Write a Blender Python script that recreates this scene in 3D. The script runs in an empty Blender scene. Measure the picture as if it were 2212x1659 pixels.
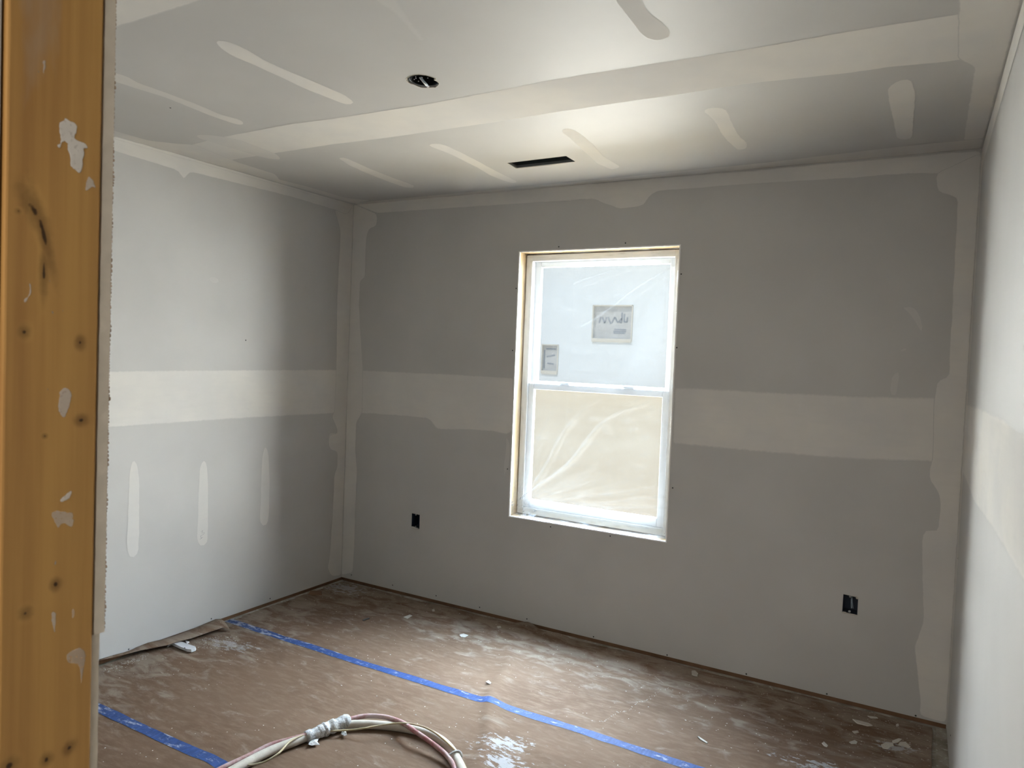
import bpy, bmesh, math, random
from mathutils import Vector, noise, Matrix
from mathutils.geometry import tessellate_polygon
random.seed(7)
SC = bpy.context.scene
COL = SC.collection
PI = math.pi

# ------------------------------------------------------------------ camera
FPX, YAW, PIT, ROL = 1581.8, 0.519466, -0.0373669, 0.0393798
CAM = Vector((3.29275, -3.60421, 1.50373))
FW = Vector((-math.sin(YAW)*math.cos(PIT), math.cos(YAW)*math.cos(PIT), math.sin(PIT)))
RT = Vector((math.cos(YAW), math.sin(YAW), 0))
UP = RT.cross(FW)
RT2 = math.cos(ROL)*RT + math.sin(ROL)*UP
UP2 = -math.sin(ROL)*RT + math.cos(ROL)*UP
cd = bpy.data.cameras.new('camera')
cam = bpy.data.objects.new('camera', cd)
COL.objects.link(cam)
cam.matrix_world = Matrix(((RT2.x, UP2.x, -FW.x, CAM.x), (RT2.y, UP2.y, -FW.y, CAM.y), (RT2.z, UP2.z, -FW.z, CAM.z), (0, 0, 0, 1)))
cd.sensor_width = 36
cd.lens = FPX/2212*36
cd.clip_start = 0.02
cd.dof.use_dof = True
cd.dof.focus_distance = 3.6
cd.dof.aperture_fstop = 11
SC.camera = cam

# ------------------------------------------------------------------ world, sun, daylight, exposure
SC.view_settings.view_transform = 'Standard'
SC.view_settings.look = 'None'
SC.view_settings.gamma = 1
SC.view_settings.use_curve_mapping = False
SC.view_settings.exposure = 0.15
w = bpy.data.worlds.new('sky'); SC.world = w
w.use_nodes = True
nt = w.node_tree
bg = nt.nodes['Background']
bg.inputs[0].default_value = (0.50, 0.74, 1.0, 1)
bg.inputs[1].default_value = 0.62
sl = bpy.data.lights.new('sun', 'SUN'); sl.energy = 1.9; sl.angle = 0.01; sl.color = (1, 0.93, 0.82)
so = bpy.data.objects.new('sun', sl); COL.objects.link(so)
so.rotation_euler = Vector((0.30, 0.50, -0.85)).to_track_quat('-Z', 'Y').to_euler()

def area(name, loc, aim, sx, sy, power, col, spread=PI):
    l = bpy.data.lights.new(name, 'AREA'); l.shape = 'RECTANGLE'; l.size = sx; l.size_y = sy
    l.energy = power; l.color = col; l.spread = spread
    o = bpy.data.objects.new(name, l); COL.objects.link(o)
    o.location = loc
    o.rotation_euler = (Vector(aim) - Vector(loc)).to_track_quat('-Z', 'Y').to_euler()
    return o
# unseen panels added outside the window, standing in for sky, horizon and yard light
area('sky_fill', (1.7, 2.5, 4.9), (1.7, 0.1, 1.2), 8.0, 3.4, 3700, (0.62, 0.81, 1.0), 1.75)
area('horizon_fill', (1.7, 2.3, 1.85), (1.7, 0.0, 1.6), 10.0, 2.6, 3700, (0.95, 0.97, 0.94))  # added panel that brightens the left and right walls
area('yard_fill', (1.7, 6.0, -0.45), (1.7, 6.0, 3), 12.0, 7.6, 2500, (1.0, 0.83, 0.53))
area('hall_fill', (2.9, -4.6, 2.3), (2.9, -4.3, 0), 0.9, 0.9, 34, (1.0, 0.93, 0.84))  # added fill behind the camera, no lamp known in the hall

# ------------------------------------------------------------------ helpers
def ray(u, v): return FW + RT2*((u-1106)/FPX) - UP2*((v-829.5)/FPX)
def hit(u, v, ax, val):
    d = ray(u, v); return CAM + d*((val-CAM[ax])/d[ax])
def Z(ox, oy, s, pts): return [(ox+a/s, oy+b/s) for a, b in pts]

def tag(o, label=None, cat=None, group=None, kind=None):
    if label: o['label'] = label
    if cat: o['category'] = cat
    if group: o['group'] = group
    if kind: o['kind'] = kind
    return o
def obj(name, me, mat, parent=None, smooth=False):
    if isinstance(me, bmesh.types.BMesh):
        m = bpy.data.meshes.new(name); me.to_mesh(m); me.free(); me = m
    o = bpy.data.objects.new(name, me); COL.objects.link(o)
    if mat is not None and not me.materials: me.materials.append(mat)
    if parent is not None: o.parent = parent; o.matrix_parent_inverse = parent.matrix_world.inverted() if False else Matrix.Translation(-Vector(parent.location))
    if smooth:
        for p in me.polygons: p.use_smooth = True
    return o
def empty(name, loc=(0, 0, 0)):
    o = bpy.data.objects.new(name, None); COL.objects.link(o); o.location = loc; o.empty_display_size = .05
    return o
def pydata(name, verts, faces):
    m = bpy.data.meshes.new(name); m.from_pydata([tuple(v) for v in verts], [], faces); m.update(); return m
def box(bm, x0, x1, y0, y1, z0, z1, bevel=0):
    vs = [bm.verts.new((x, y, z)) for x in (x0, x1) for y in (y0, y1) for z in (z0, z1)]
    fs = [(0, 1, 3, 2), (4, 6, 7, 5), (0, 4, 5, 1), (2, 3, 7, 6), (0, 2, 6, 4), (1, 5, 7, 3)]
    faces = [bm.faces.new([vs[i] for i in f]) for f in fs]
    if bevel:
        es = set(e for f in faces for e in f.edges)
        bmesh.ops.bevel(bm, geom=list(es), offset=bevel, segments=2, affect='EDGES', profile=.5)
    return bm
def boxo(name, mat, parent, *a, **k):
    return obj(name, box(bmesh.new(), *a, **k), mat, parent)

def slab(name, outer, holes, to3, thick, mat, parent=None):
    """flat sheet with holes; to3(a,b,d) maps 2D + depth to 3D"""
    loops = [outer]+holes
    tris = tessellate_polygon([[Vector((a, b, 0)) for a, b in lp] for lp in loops])
    flat = [p for lp in loops for p in lp]; n = len(flat)
    V = [to3(a, b, 0) for a, b in flat]+[to3(a, b, thick) for a, b in flat]
    Fc = [tuple(t) for t in tris]+[tuple(i+n for i in reversed(t)) for t in tris]
    k = 0
    for lp in loops:
        m = len(lp)
        for i in range(m):
            a, b = k+i, k+(i+1) % m; Fc.append((a, b, b+n, a+n))
        k += m
    me = pydata(name, V, Fc)
    bm = bmesh.new(); bm.from_mesh(me); bmesh.ops.recalc_face_normals(bm, faces=bm.faces); bm.to_mesh(me); bm.free()
    return obj(name, me, mat, parent)

# ------------------------------------------------------------------ materials
class NT:
    def __init__(s, name):
        s.m = bpy.data.materials.new(name); s.m.use_nodes = True; s.t = s.m.node_tree
        s.t.nodes.clear(); s.out = s.n('ShaderNodeOutputMaterial'); s.b = s.n('ShaderNodeBsdfPrincipled')
        s.l(s.b.outputs[0], s.out.inputs[0])
    def n(s, ty, **k):
        x = s.t.nodes.new(ty)
        for a, b in k.items(): setattr(x, a, b)
        return x
    def l(s, a, b): s.t.links.new(a, b)
    def inp(s, sock, v):
        if hasattr(v, 'is_linked') or isinstance(v, bpy.types.NodeSocket): s.l(v, sock)
        elif isinstance(v, (tuple, list)) and len(v) == 3 and sock.type == 'RGBA': sock.default_value = (*v, 1)
        else: sock.default_value = v
    def pos(s):
        if not hasattr(s, '_p'): s._p = s.n('ShaderNodeNewGeometry').outputs['Position']
        return s._p
    def noise(s, scale, detail=3, vec=None, rough=.5, dist=0):
        x = s.n('ShaderNodeTexNoise'); x.inputs['Scale'].default_value = scale; x.inputs['Detail'].default_value = detail
        x.inputs['Roughness'].default_value = rough; x.inputs['Distortion'].default_value = dist
        s.l(vec or s.pos(), x.inputs['Vector']); return x.outputs['Fac']
    def vscale(s, v, loc=(0, 0, 0), rot=(0, 0, 0)):
        x = s.n('ShaderNodeMapping'); x.inputs['Scale'].default_value = v; x.inputs['Location'].default_value = loc
        x.inputs['Rotation'].default_value = rot
        s.l(s.pos(), x.inputs[0]); return x.outputs[0]
    def ramp(s, f, a, b, lo=0, hi=1, smooth=True):
        x = s.n('ShaderNodeMapRange', interpolation_type='SMOOTHSTEP' if smooth else 'LINEAR')
        s.inp(x.inputs[0], f); x.inputs[1].default_value = a; x.inputs[2].default_value = b
        x.inputs[3].default_value = lo; x.inputs[4].default_value = hi; return x.outputs[0]
    def math(s, op, a, b=0, c=None):
        x = s.n('ShaderNodeMath', operation=op); s.inp(x.inputs[0], a); s.inp(x.inputs[1], b)
        if c is not None: s.inp(x.inputs[2], c)
        return x.outputs[0]
    def mix(s, f, a, b, mode='MIX'):
        x = s.n('ShaderNodeMix', data_type='RGBA', blend_type=mode); s.inp(x.inputs[0], f); s.inp(x.inputs[6], a); s.inp(x.inputs[7], b)
        return x.outputs[2]
    def sep(s):
        if not hasattr(s, '_s'):
            x = s.n('ShaderNodeSeparateXYZ'); s.l(s.pos(), x.inputs[0]); s._s = x.outputs
        return s._s
    def bump(s, h, strength=.2, dist=.002):
        x = s.n('ShaderNodeBump'); x.inputs['Strength'].default_value = strength; x.inputs['Distance'].default_value = dist
        s.l(h, x.inputs['Height']); s.l(x.outputs[0], s.b.inputs['Normal']); return x
    def set(s, color=None, rough=None, spec=None, metal=None):
        if color is not None: s.inp(s.b.inputs['Base Color'], color)
        if rough is not None: s.inp(s.b.inputs['Roughness'], rough)
        if spec is not None: s.inp(s.b.inputs['Specular IOR Level'], spec)
        if metal is not None: s.inp(s.b.inputs['Metallic'], metal)
        return s.m

def simple(name, col, rough=.6, spec=.4, metal=0, var=.08, scale=20):
    t = NT(name); f = t.noise(scale, 3)
    c = t.mix(f, tuple(x*(1-var) for x in col), tuple(min(1, x*(1+var)) for x in col))
    return t.set(c, rough, spec, metal)

PAPER = (0.455, 0.443, 0.428)
MUD = (0.59, 0.572, 0.552)
def drywall_mats():
    t = NT('drywall_paper')
    f = t.noise(2.2, 3); g = t.noise(260, 2)
    c = t.mix(t.ramp(f, .3, .7), tuple(x*.965 for x in PAPER), tuple(x*1.035 for x in PAPER))
    t.bump(g, .15, .0006)
    paper = t.set(c, .62, .40)
    t = NT('joint_compound')
    at = t.n('ShaderNodeAttribute'); at.attribute_name = 'fade'
    n1 = t.noise(3.5, 4); st = t.noise(8, 4, t.vscale((1, 1, 5)))
    mud = t.mix(t.ramp(n1, .3, .7), tuple(x*.96 for x in MUD), (MUD[0]*1.05, MUD[1]*1.035, MUD[2]*1.0))
    mud = t.mix(t.ramp(st, .45, .75, 0, .25), mud, tuple(x*.9 for x in MUD))
    fe = t.math('ADD', at.outputs['Fac'], t.ramp(t.noise(60, 3), .2, .8, -.15, .15))
    fa = t.ramp(fe, .12, .85)
    fa = t.math('MULTIPLY', fa, t.n('ShaderNodeAttribute', attribute_name='strength').outputs['Fac'])
    c = t.mix(fa, PAPER, mud)
    t.set(c, t.ramp(fa, 0, 1, .62, .85), t.ramp(fa, 0, 1, .40, .12))
    return paper, t.m
M_PAPER, M_MUD = drywall_mats()
M_GYP = simple('gypsum_core', (.62, .56, .47), .9, .1, var=.12, scale=60)
M_TORN = simple('torn_paper', (.30, .22, .16), .9, .1, var=.3, scale=200)
M_DARK = simple('dark_void', (.012, .012, .013), .9, .1)
M_BLUEBOX = simple('blue_plastic', (.010, .018, .035), .45, .4)
M_METAL = simple('galvanised_steel', (.22, .23, .24), .45, .5, .7)
M_DUCT = simple('dark_duct_steel', (.045, .055, .06), .45, .5, .5)
M_VINYL = simple('white_vinyl', (.80, .82, .84), .35, .5, var=.02)
M_WIRE = simple('cable_sheath', (.33, .40, .46), .4, .5)
M_WIREW = simple('white_wire', (.75, .72, .72), .4, .5)
M_SCREW = simple('black_screw', (.015, .015, .015), .5, .4)
M_CHIP = simple('plaster_chip', (.44, .415, .375), .9, .1, var=.15, scale=80)
M_BROWNP = simple('wood_plate', (.16, .085, .045), .7, .3, var=.4, scale=12)
M_BLACK = simple('black_seal', (.02, .02, .022), .7, .3)

def wood_mat(name, base, dark, knots=(), axis='z', grime=True):
    t = NT(name)
    warp = t.noise(3, 2, t.vscale((1, 1, .35)))
    s = t.sep()
    # growth rings bend around the knots
    y = s['Y']; z = s['Z']
    coord = t.math('ADD', t.math('MULTIPLY', y, 62), t.math('MULTIPLY', warp, 9))
    km = None
    for (ky, kz, r, asp, ang) in knots:
        dy = t.math('SUBTRACT', y, ky); dz = t.math('SUBTRACT', z, kz)
        ca, sa = math.cos(ang), math.sin(ang)
        dy, dz = t.math('ADD', t.math('MULTIPLY', dy, ca), t.math('MULTIPLY', dz, sa)), t.math('MULTIPLY', t.math('SUBTRACT', t.math('MULTIPLY', dz, ca), t.math('MULTIPLY', dy, sa)), asp)
        d = t.math('SQRT', t.math('ADD', t.math('MULTIPLY', dy, dy), t.math('MULTIPLY', dz, dz)))
        coord = t.math('ADD', coord, t.ramp(d, 0, r*5, 2.2, 0))
        dn = t.math('ADD', d, t.ramp(t.noise(120, 2), .3, .7, -r*.25, r*.25))
        k = t.ramp(dn, r*.25, r*1.2, 1, 0); h = t.ramp(dn, r*.8, r*3.6, .45, 0)
        k = t.math('MAXIMUM', k, h)
        km = k if km is None else t.math('MAXIMUM', km, k)
    ring = t.math('SINE', coord)
    fine = t.noise(90, 3, t.vscale((1, 1, .03)))
    f = t.math('ADD', t.ramp(ring, -1, 1, 0, .4), t.ramp(fine, .3, .7, 0, .45))
    c = t.mix(f, base, dark)
    big = t.noise(5, 3, t.vscale((1, 1, .3)))
    c = t.mix(t.ramp(big, .4, .75, 0, .5), c, tuple(x*.8 for x in base))
    if km is not None: c = t.mix(t.math('MULTIPLY', km, .93), c, (.022, .009, .003))
    if grime:
        g = t.noise(14, 5, t.vscale((1, 1, .3)))
        c = t.mix(t.ramp(g, .66, .80, 0, .35), c, (.42, .36, .29))
    t.bump(f, .15, .001)
    return t.set(c, .62, .35)

def kraft_mat():
    t = NT('rosin_paper'); s = t.sep(); x = s['X']; y = s['Y']
    base = t.mix(t.ramp(t.noise(1.7, 4), .3, .7), (.100, .060, .037), (.130, .081, .052))
    fib = t.noise(30, 4, t.vscale((.5, 1.6, 1), rot=(0, 0, .12)), .6)
    base = t.mix(t.ramp(fib, .4, .75), base, (.150, .099, .066))
    # plaster dust: heavier toward the walls, streaked by boots and sweeping
    edge = t.math('MAXIMUM', t.ramp(x, 3.42, 2.75, 1, 0), t.ramp(x, .8, 0, 0, .9))
    back = t.ramp(y, -.75, 0, 0, .95)
    d0 = t.math('MAXIMUM', edge, back)
    st = t.noise(7, 6, t.vscale((1, 2.2, 1), rot=(0, 0, .35)), .62, .6)
    dust = t.ramp(t.math('ADD', st, t.math('MULTIPLY', d0, .21)), .54, .80, 0, .6)
    c = t.mix(dust, base, (.270, .222, .180))
    fine = t.noise(42, 5, t.vscale((.55, 1.3, 1), rot=(0, 0, -.5)), .7, 1.2)
    c = t.mix(t.ramp(t.math('ADD', fine, t.math('MULTIPLY', d0, .07)), .65, .75, 0, .5), c, (.40, .35, .30))
    # scuffs of smeared plaster
    for (bx, by, rx, ry, a, k) in ((1.93, -1.17, .10, .055, .5, .6), (1.99, -1.28, .09, .05, .2, .6), (.29, -1.12, .13, .05, .2, .45),
                                   (3.25, -.30, .07, .035, .3, .8), (3.05, -.62, .16, .04, .1, .7), (.13, -.12, .16, .09, 0, .6)):
        mp = t.n('ShaderNodeMapping'); mp.vector_type = 'TEXTURE'
        mp.inputs['Location'].default_value = (bx, by, 0); mp.inputs['Rotation'].default_value = (0, 0, a); mp.inputs['Scale'].default_value = (rx, ry, 1)
        t.l(t.pos(), mp.inputs[0])
        ln = t.n('ShaderNodeVectorMath', operation='LENGTH'); 
        sx = t.n('ShaderNodeVectorMath', operation='MULTIPLY'); sx.inputs[1].default_value = (1, 1, 0)
        t.l(mp.outputs[0], sx.inputs[0]); t.l(sx.outputs[0], ln.inputs[0])
        r = t.math('ADD', ln.outputs['Value'], t.ramp(t.noise(26, 5, t.vscale((1, 2, 1), rot=(0, 0, a)), .7), .3, .7, -.9, 1.1))
        c = t.mix(t.ramp(r, .5, 1.0, k, 0), c, (.36, .365, .38))
    vo = t.n('ShaderNodeTexVoronoi'); vo.inputs['Scale'].default_value = 34; t.l(t.pos(), vo.inputs['Vector'])
    sp = t.ramp(vo.outputs['Distance'], .04, .09, 1, 0)
    gate = t.ramp(t.noise(3.5, 2), .5, .62, 0, 1)
    c = t.mix(t.math('MULTIPLY', sp, gate), c, (.66, .62, .56))
    wr = t.noise(16, 5, t.vscale((.45, 1.2, 1), rot=(0, 0, .3)), .6, .8)
    t.bump(wr, .4, .005)
    return t.set(c, .88, .15)
M_KRAFT = kraft_mat()

def subfloor_mat():
    t = NT('dusty_subfloor')
    c = t.mix(t.ramp(t.noise(9, 5), .35, .65), (.20, .175, .14), (.36, .335, .29))
    c = t.mix(t.ramp(t.noise(60, 4), .55, .7), c, (.44, .42, .38))
    return t.set(c, .85, .2)
M_SUB = subfloor_mat()

def tape_mat():
    t = NT('blue_masking_tape')
    cr = t.noise(120, 2, t.vscale((1, .25, 1)))
    c = t.mix(t.ramp(cr, .3, .7), (.020, .042, .125), (.030, .062, .18))
    s = t.sep()
    near = t.ramp(s['X'], 1.1, .1, 0, .10)
    d = t.noise(30, 5, t.vscale((.6, 1.5, 1), rot=(0, 0, .5)), .7)
    c = t.mix(t.ramp(t.math('ADD', d, near), .56, .70, 0, .65), c, (.42, .42, .45))
    t.bump(cr, .2, .001)
    return t.set(c, .65, .18)
M_TAPE = tape_mat()

def hose_mat(name, col, dirt, amt, lo=.42, hi=.72):
    t = NT(name)
    a = t.noise(14, 6, None, .72)
    c = t.mix(t.ramp(a, lo, hi, 0, amt), col, dirt)
    c = t.mix(t.ramp(t.noise(130, 4), .60, .72, 0, .35), c, tuple(x*.5 for x in dirt))
    return t.set(c, .75, .25)
M_HOSE = hose_mat('plaster_coated_hose', (.40, .355, .295), (.50, .46, .40), .8)
M_RED = hose_mat('dusty_red_hose', (.27, .105, .105), (.42, .33, .31), .9, .35, .65)
M_CORD = hose_mat('yellowed_cord', (.38, .31, .19), (.46, .41, .32), .8)
def wrap_mat():
    t = NT('plastered_tape')
    cr = t.noise(75, 5, t.vscale((1, 1, 1)), .7, .8)
    c = t.mix(t.ramp(t.noise(25, 4), .35, .65), (.40, .39, .37), (.62, .62, .61))
    band = t.math('ABSOLUTE', t.math('SUBTRACT', cr, .5))
    c = t.mix(t.ramp(band, 0, .035, .85, 0), c, (.10, .095, .09))
    t.bump(cr, .6, .003)
    return t.set(c, .8, .2)
M_WRAP = wrap_mat()
def film_mat():
    t = NT('plastic_film')
    d = t.n('ShaderNodeAttribute', attribute_name='haze').outputs['Fac']
    tr = t.n('ShaderNodeBsdfTransparent'); tr.inputs[0].default_value = (.97, .98, .99, 1)
    tl = t.n('ShaderNodeBsdfTranslucent'); tl.inputs[0].default_value = (.78, .88, 1.0, 1)
    df = t.n('ShaderNodeBsdfDiffuse'); df.inputs[0].default_value = (.8, .82, .85, 1)
    gl = t.n('ShaderNodeBsdfGlossy'); gl.inputs['Roughness'].default_value = .22; gl.inputs[0].default_value = (.8, .8, .8, 1)
    m1 = t.n('ShaderNodeMixShader'); m1.inputs[0].default_value = .93; t.l(tl.outputs[0], m1.inputs[1]); t.l(df.outputs[0], m1.inputs[2])
    m2 = t.n('ShaderNodeMixShader'); m2.inputs[0].default_value = .15; t.l(m1.outputs[0], m2.inputs[1]); t.l(gl.outputs[0], m2.inputs[2])
    lw = t.n('ShaderNodeLayerWeight'); lw.inputs[0].default_value = .35
    f = t.math('ADD', d, t.math('MULTIPLY', t.math('POWER', lw.outputs['Facing'], 2), .10)); f = t.math('MINIMUM', f, .9)
    m3 = t.n('ShaderNodeMixShader'); t.l(f, m3.inputs[0]); t.l(tr.outputs[0], m3.inputs[1]); t.l(m2.outputs[0], m3.inputs[2])
    t.l(m3.outputs[0], t.out.inputs[0]); return t.m
def glass_mat():
    t = NT('window_glass')
    tr = t.n('ShaderNodeBsdfTransparent'); tr.inputs[0].default_value = (.95, .96, .965, 1)
    gl = t.n('ShaderNodeBsdfGlossy'); gl.inputs['Roughness'].default_value = .02
    m3 = t.n('ShaderNodeMixShader'); m3.inputs[0].default_value = .05; t.l(tr.outputs[0], m3.inputs[1]); t.l(gl.outputs[0], m3.inputs[2])
    t.l(m3.outputs[0], t.out.inputs[0]); return t.m
M_FILM = film_mat(); M_GLASS = glass_mat()

# ------------------------------------------------------------------ room shell
H = 2.44; W = 3.4246; BETA = 0.0117; FLZ = -0.008; WB = 0.012     # WB: lower edge of the drywall sheets
YF = -3.101; YB = 0.0
XS = 2.47                                                          # door side face of the stud
def rx(y): return W - y*BETA                                       # right wall runs very slightly outwards

floor = obj('floor', box(bmesh.new(), -.2, 4.7, -5.3, .13, -.12, -.012), M_SUB); tag(floor, kind='structure')

# back wall with window opening and two box cut-outs
WX0, WX1, WZ0, WZ1 = 1.246, 2.168, .594, 2.094
def ragged(pts, amp, step):
    out = []
    for i in range(len(pts)):
        a = Vector(pts[i]); b = Vector(pts[(i+1) % len(pts)]); n = max(1, int((b-a).length/step))
        d = (b-a).normalized() if (b-a).length > 0 else Vector((1, 0)); nn = Vector((-d.y, d.x))
        for k in range(n):
            p = a+(b-a)*(k/n)
            off = 0 if k == 0 else (random.random()-.5)*2*amp
            out.append((p.x+nn.x*off, p.y+nn.y*off))
    return out
boxL = [(.556, .432), (.556, .514), (.617, .512), (.617, .425)]
boxR = [(2.998, .410), (2.999, .4905), (3.060, .486), (3.0605, .408)]
win_hole = ragged([(WX0, WZ0), (WX0, WZ1), (WX1, WZ1), (WX1, WZ0)], .0012, .03)
wall_back = slab('wall_back', [(0, WB), (W, WB), (W, H), (0, H)], [win_hole, boxL, boxR], lambda a, b, d: (a, d, b), .0127, M_PAPER)
tag(wall_back, kind='structure')
slab('exterior_layer', [(-.15, -.1), (W+.2, -.1), (W+.2, H+.3), (-.15, H+.3)],
     [[(WX0+.03, WZ0+.02), (WX0+.03, WZ1-.02), (WX1-.03, WZ1-.02), (WX1-.03, WZ0+.02)], [(.548, .42), (.548, .522), (.625, .522), (.625, .42)], [(2.99, .40), (2.99, .50), (3.07, .50), (3.07, .40)]],
     lambda a, b, d: (a, d, b), .065, M_BROWNP, wall_back).location = (0, .10, 0)
boxo('bottom_plate', M_BROWNP, wall_back, 0, W, .014, .10, -.012, .035)
for k, (x0, x1) in enumerate(((.0, .09), (1.10, 1.205), (2.21, 2.32), (W-.09, W))):
    boxo('stud', M_BROWNP, wall_back, x0, x1, .0135, .10, .035, H)

wall_left = slab('wall_left', [(-3.11, WB), (0, WB), (0, H), (-3.11, H)], [], lambda a, b, d: (-d, a, b), .0127, M_PAPER)
tag(wall_left, kind='structure')
boxo('bottom_plate', M_BROWNP, wall_left, -.10, -.014, -3.2, 0.1, -.012, .035)
boxo('exterior_layer', M_BROWNP, wall_left, -.16, -.10, -3.4, .16, -.1, H+.3)
wall_right = slab('wall_right', [(-3.11, WB), (0, WB), (0, H), (-3.11, H)], [], lambda a, b, d: (rx(a)+d, a, b), .0127, M_PAPER)
tag(wall_right, kind='structure')
boxo('bottom_plate', M_DARK, wall_right, W+.055, W+.12, -3.2, 0.1, -.012, .035)  # near black where the other plates are brown, giving the gap's shade by colour
boxo('exterior_layer', M_BROWNP, wall_right, W+.12, W+.18, -3.4, .16, -.1, H+.3)

# ceiling with the light box cut-out and the supply duct cut-out
hole_px = Z(860, 140, 20.1, [(350, 640), (400, 560), (520, 480), (700, 430), (900, 418), (1200, 450), (1450, 520), (1640, 585), (1640, 615), (1560, 650), (1700, 720), (1790, 800), (1760, 860), (1620, 985), (1500, 970), (1250, 990), (1000, 985), (900, 950), (680, 850), (560, 830), (440, 760)])
round_hole = [tuple(hit(u, v, 2, H)[:2]) for u, v in hole_px]
duct_hole = [tuple(hit(u, v, 2, H)[:2]) for u, v in ((1095.5, 352), (1223, 337), (1243, 349), (1180, 357), (1150, 360), (1115, 363.5))]
ceiling = slab('ceiling', [(-.0127, -3.115), (rx(-3.1)+.013, -3.115), (W+.013, .0127), (-.0127, .0127)], [round_hole, duct_hole], lambda a, b, d: (a, b, H+d), .0127, M_PAPER)
tag(ceiling, kind='structure')
boxo('attic_sun_block', M_BROWNP, ceiling, -.2, W+.25, -3.4, .2, H+.28, H+.32)  # unseen cover added to keep sun out of the ceiling cut-outs

# front wall that holds the doorway: sheets end beside the stud
wall_front = obj('wall_front', box(bmesh.new(), 0, XS-.05, -3.1137, YF, 1.19, H), M_PAPER); tag(wall_front, kind='structure')
bm = bmesh.new()
zs = [1.148+i*.0062 for i in range(int((H-1.148)/.0062)+1)]
def sheet_edge(name, z0, z1, y0, y1, xe, amp, parent):
    n = int((z1-z0)/.012)+1; V = []; Fc = []
    for i in range(n+1):
        z = z0+(z1-z0)*i/n
        j = noise.noise(Vector((0, 0, z*22)))*amp; k = noise.noise(Vector((9, 0, z*60)))*amp*.8
        V += [(XS-.05, y0, z), (xe+j, y0+.0004+k*.5, z), (xe+j+k, y1+noise.noise(Vector((4, 1, z*90)))*.0004, z), (XS-.05, y1, z)]
    for i in range(n):
        for q in range(4):
            a = i*4+q; b = i*4+(q+1) % 4; Fc.append((a, b, b+4, a+4))
    Fc += [(3, 2, 1, 0), tuple(n*4+q for q in range(4))]
    return obj(name, pydata(name, V, Fc), M_GYP, parent)
sheet_edge('drywall_sheet', 1.163, H, -3.1137, YF, XS-.002, .0012, wall_front)
sheet_edge('drywall_sheet', WB, 1.163, -3.1165, YF-.0045, XS-.004, .0010, wall_front)
boxo('drywall_sheet', M_PAPER, wall_front, 0, XS-.05, -3.1155, -3.103, WB, 1.163)
# torn face paper curling off the sheet edge
V = []; Fc = []; z = 1.165; i = 0
while z < H-.005:
    wdt = .0006+abs(noise.noise(Vector((z*40, 3, 0))))*.0028+(.005 if 1.895 < z < 1.935 else 0)*abs(math.sin(z*45))
    hh = .003+random.random()*.005
    x0 = XS-.0035; y0 = YF-.0004
    V += [(x0, y0, z), (x0+.002, y0+wdt*(.5+random.random()), z+hh*.3), (x0+.0015, y0+wdt*(.6+random.random()*.8), z+hh*.7), (x0, y0, z+hh)]
    Fc.append((i, i+1, i+2, i+3)); i += 4; z += hh*.8
tag(obj('torn_paper', pydata('torn_paper', V, Fc), M_TORN, wall_front), kind='stuff')
boxo('hall_sheet', M_PAPER, wall_front, 0, XS-.006, -3.2285, -3.2165, WB, H)
boxo('return_wall', M_PAPER, wall_front, 3.375, 3.5, -3.2285, YF, WB, H)
boxo('header', M_PAPER, wall_front, XS-.05, 3.5, -3.2285, YF, 2.34, H)

# hall around the camera
hall = obj('wall_hall', box(bmesh.new(), 1.4, 4.6, -5.2, -5.15, -.012, H), M_PAPER); tag(hall, kind='structure')
boxo('hall_side', M_PAPER, hall, 1.35, 1.4, -5.2, -3.2285, -.012, H)
boxo('hall_side', M_PAPER, hall, 4.6, 4.65, -5.2, -3.1, -.012, H)
boxo('hall_wall', M_PAPER, hall, 3.5, 4.65, -3.2285, -3.10, -.012, H+.02)
boxo('hall_ceiling', M_PAPER, hall, 1.3, 4.7, -5.25, -3.08, H+.013, H+.06)

# ------------------------------------------------------------------ joint compound on the sheets
def patch(pts3, normal, parent, feather=.004, lift=.0004, strength=1.0, mat=None, name='joint_compound', jitter=.0015, step=.02):
    """thin skim of compound; outline in 3D on the wall plane"""
    n = Vector(normal).normalized()
    a1 = n.cross(Vector((0, 0, 1))) if abs(n.z) < .9 else Vector((1, 0, 0)); a1.normalize(); a2 = n.cross(a1)
    o = pts3[0]
    P = [Vector(((p-o).dot(a1), (p-o).dot(a2))) for p in pts3]
    ar = sum(P[i].x*P[(i+1) % len(P)].y-P[(i+1) % len(P)].x*P[i].y for i in range(len(P)))
    if ar < 0: P.reverse()
    Q = []
    for i in range(len(P)):
        a, b = P[i], P[(i+1) % len(P)]; m = max(1, int((b-a).length/step))
        for k in range(m): Q.append(a+(b-a)*(k/m))
    # round the corners a little
    m = len(Q)
    Q = [(Q[i-1]+Q[i]*2+Q[(i+1) % m])/4 for i in range(m)]
    out = []; inn = []
    for i in range(m):
        d = (Q[(i+1) % m]-Q[i-1]); d = d.normalized() if d.length > 1e-9 else Vector((1, 0)); nn = Vector((-d.y, d.x))
        j = noise.noise(Vector((Q[i].x*23, Q[i].y*23, o.x+o.z)))*jitter*1.6
        out.append(Q[i]+nn*j); inn.append(Q[i]+nn*(feather+j))
    to = lambda q, h: o+a1*q.x+a2*q.y+n*h
    V = [to(q, lift) for q in out]+[to(q, lift+.0003) for q in inn]
    Fc = [(i, (i+1) % m, (i+1) % m+m, i+m) for i in range(m)]
    tris = tessellate_polygon([[Vector((q.x, q.y, 0)) for q in inn]])
    Fc += [tuple(i+m for i in t) for t in tris]
    me = pydata(name, V, Fc)
    at = me.attributes.new('fade', 'FLOAT', 'POINT')
    for i in range(2*m): at.data[i].value = 0 if i < m else 1
    at = me.attributes.new('strength', 'FLOAT', 'POINT')
    for i in range(2*m): at.data[i].value = strength
    return obj(name, me, mat or M_MUD, parent)
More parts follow.
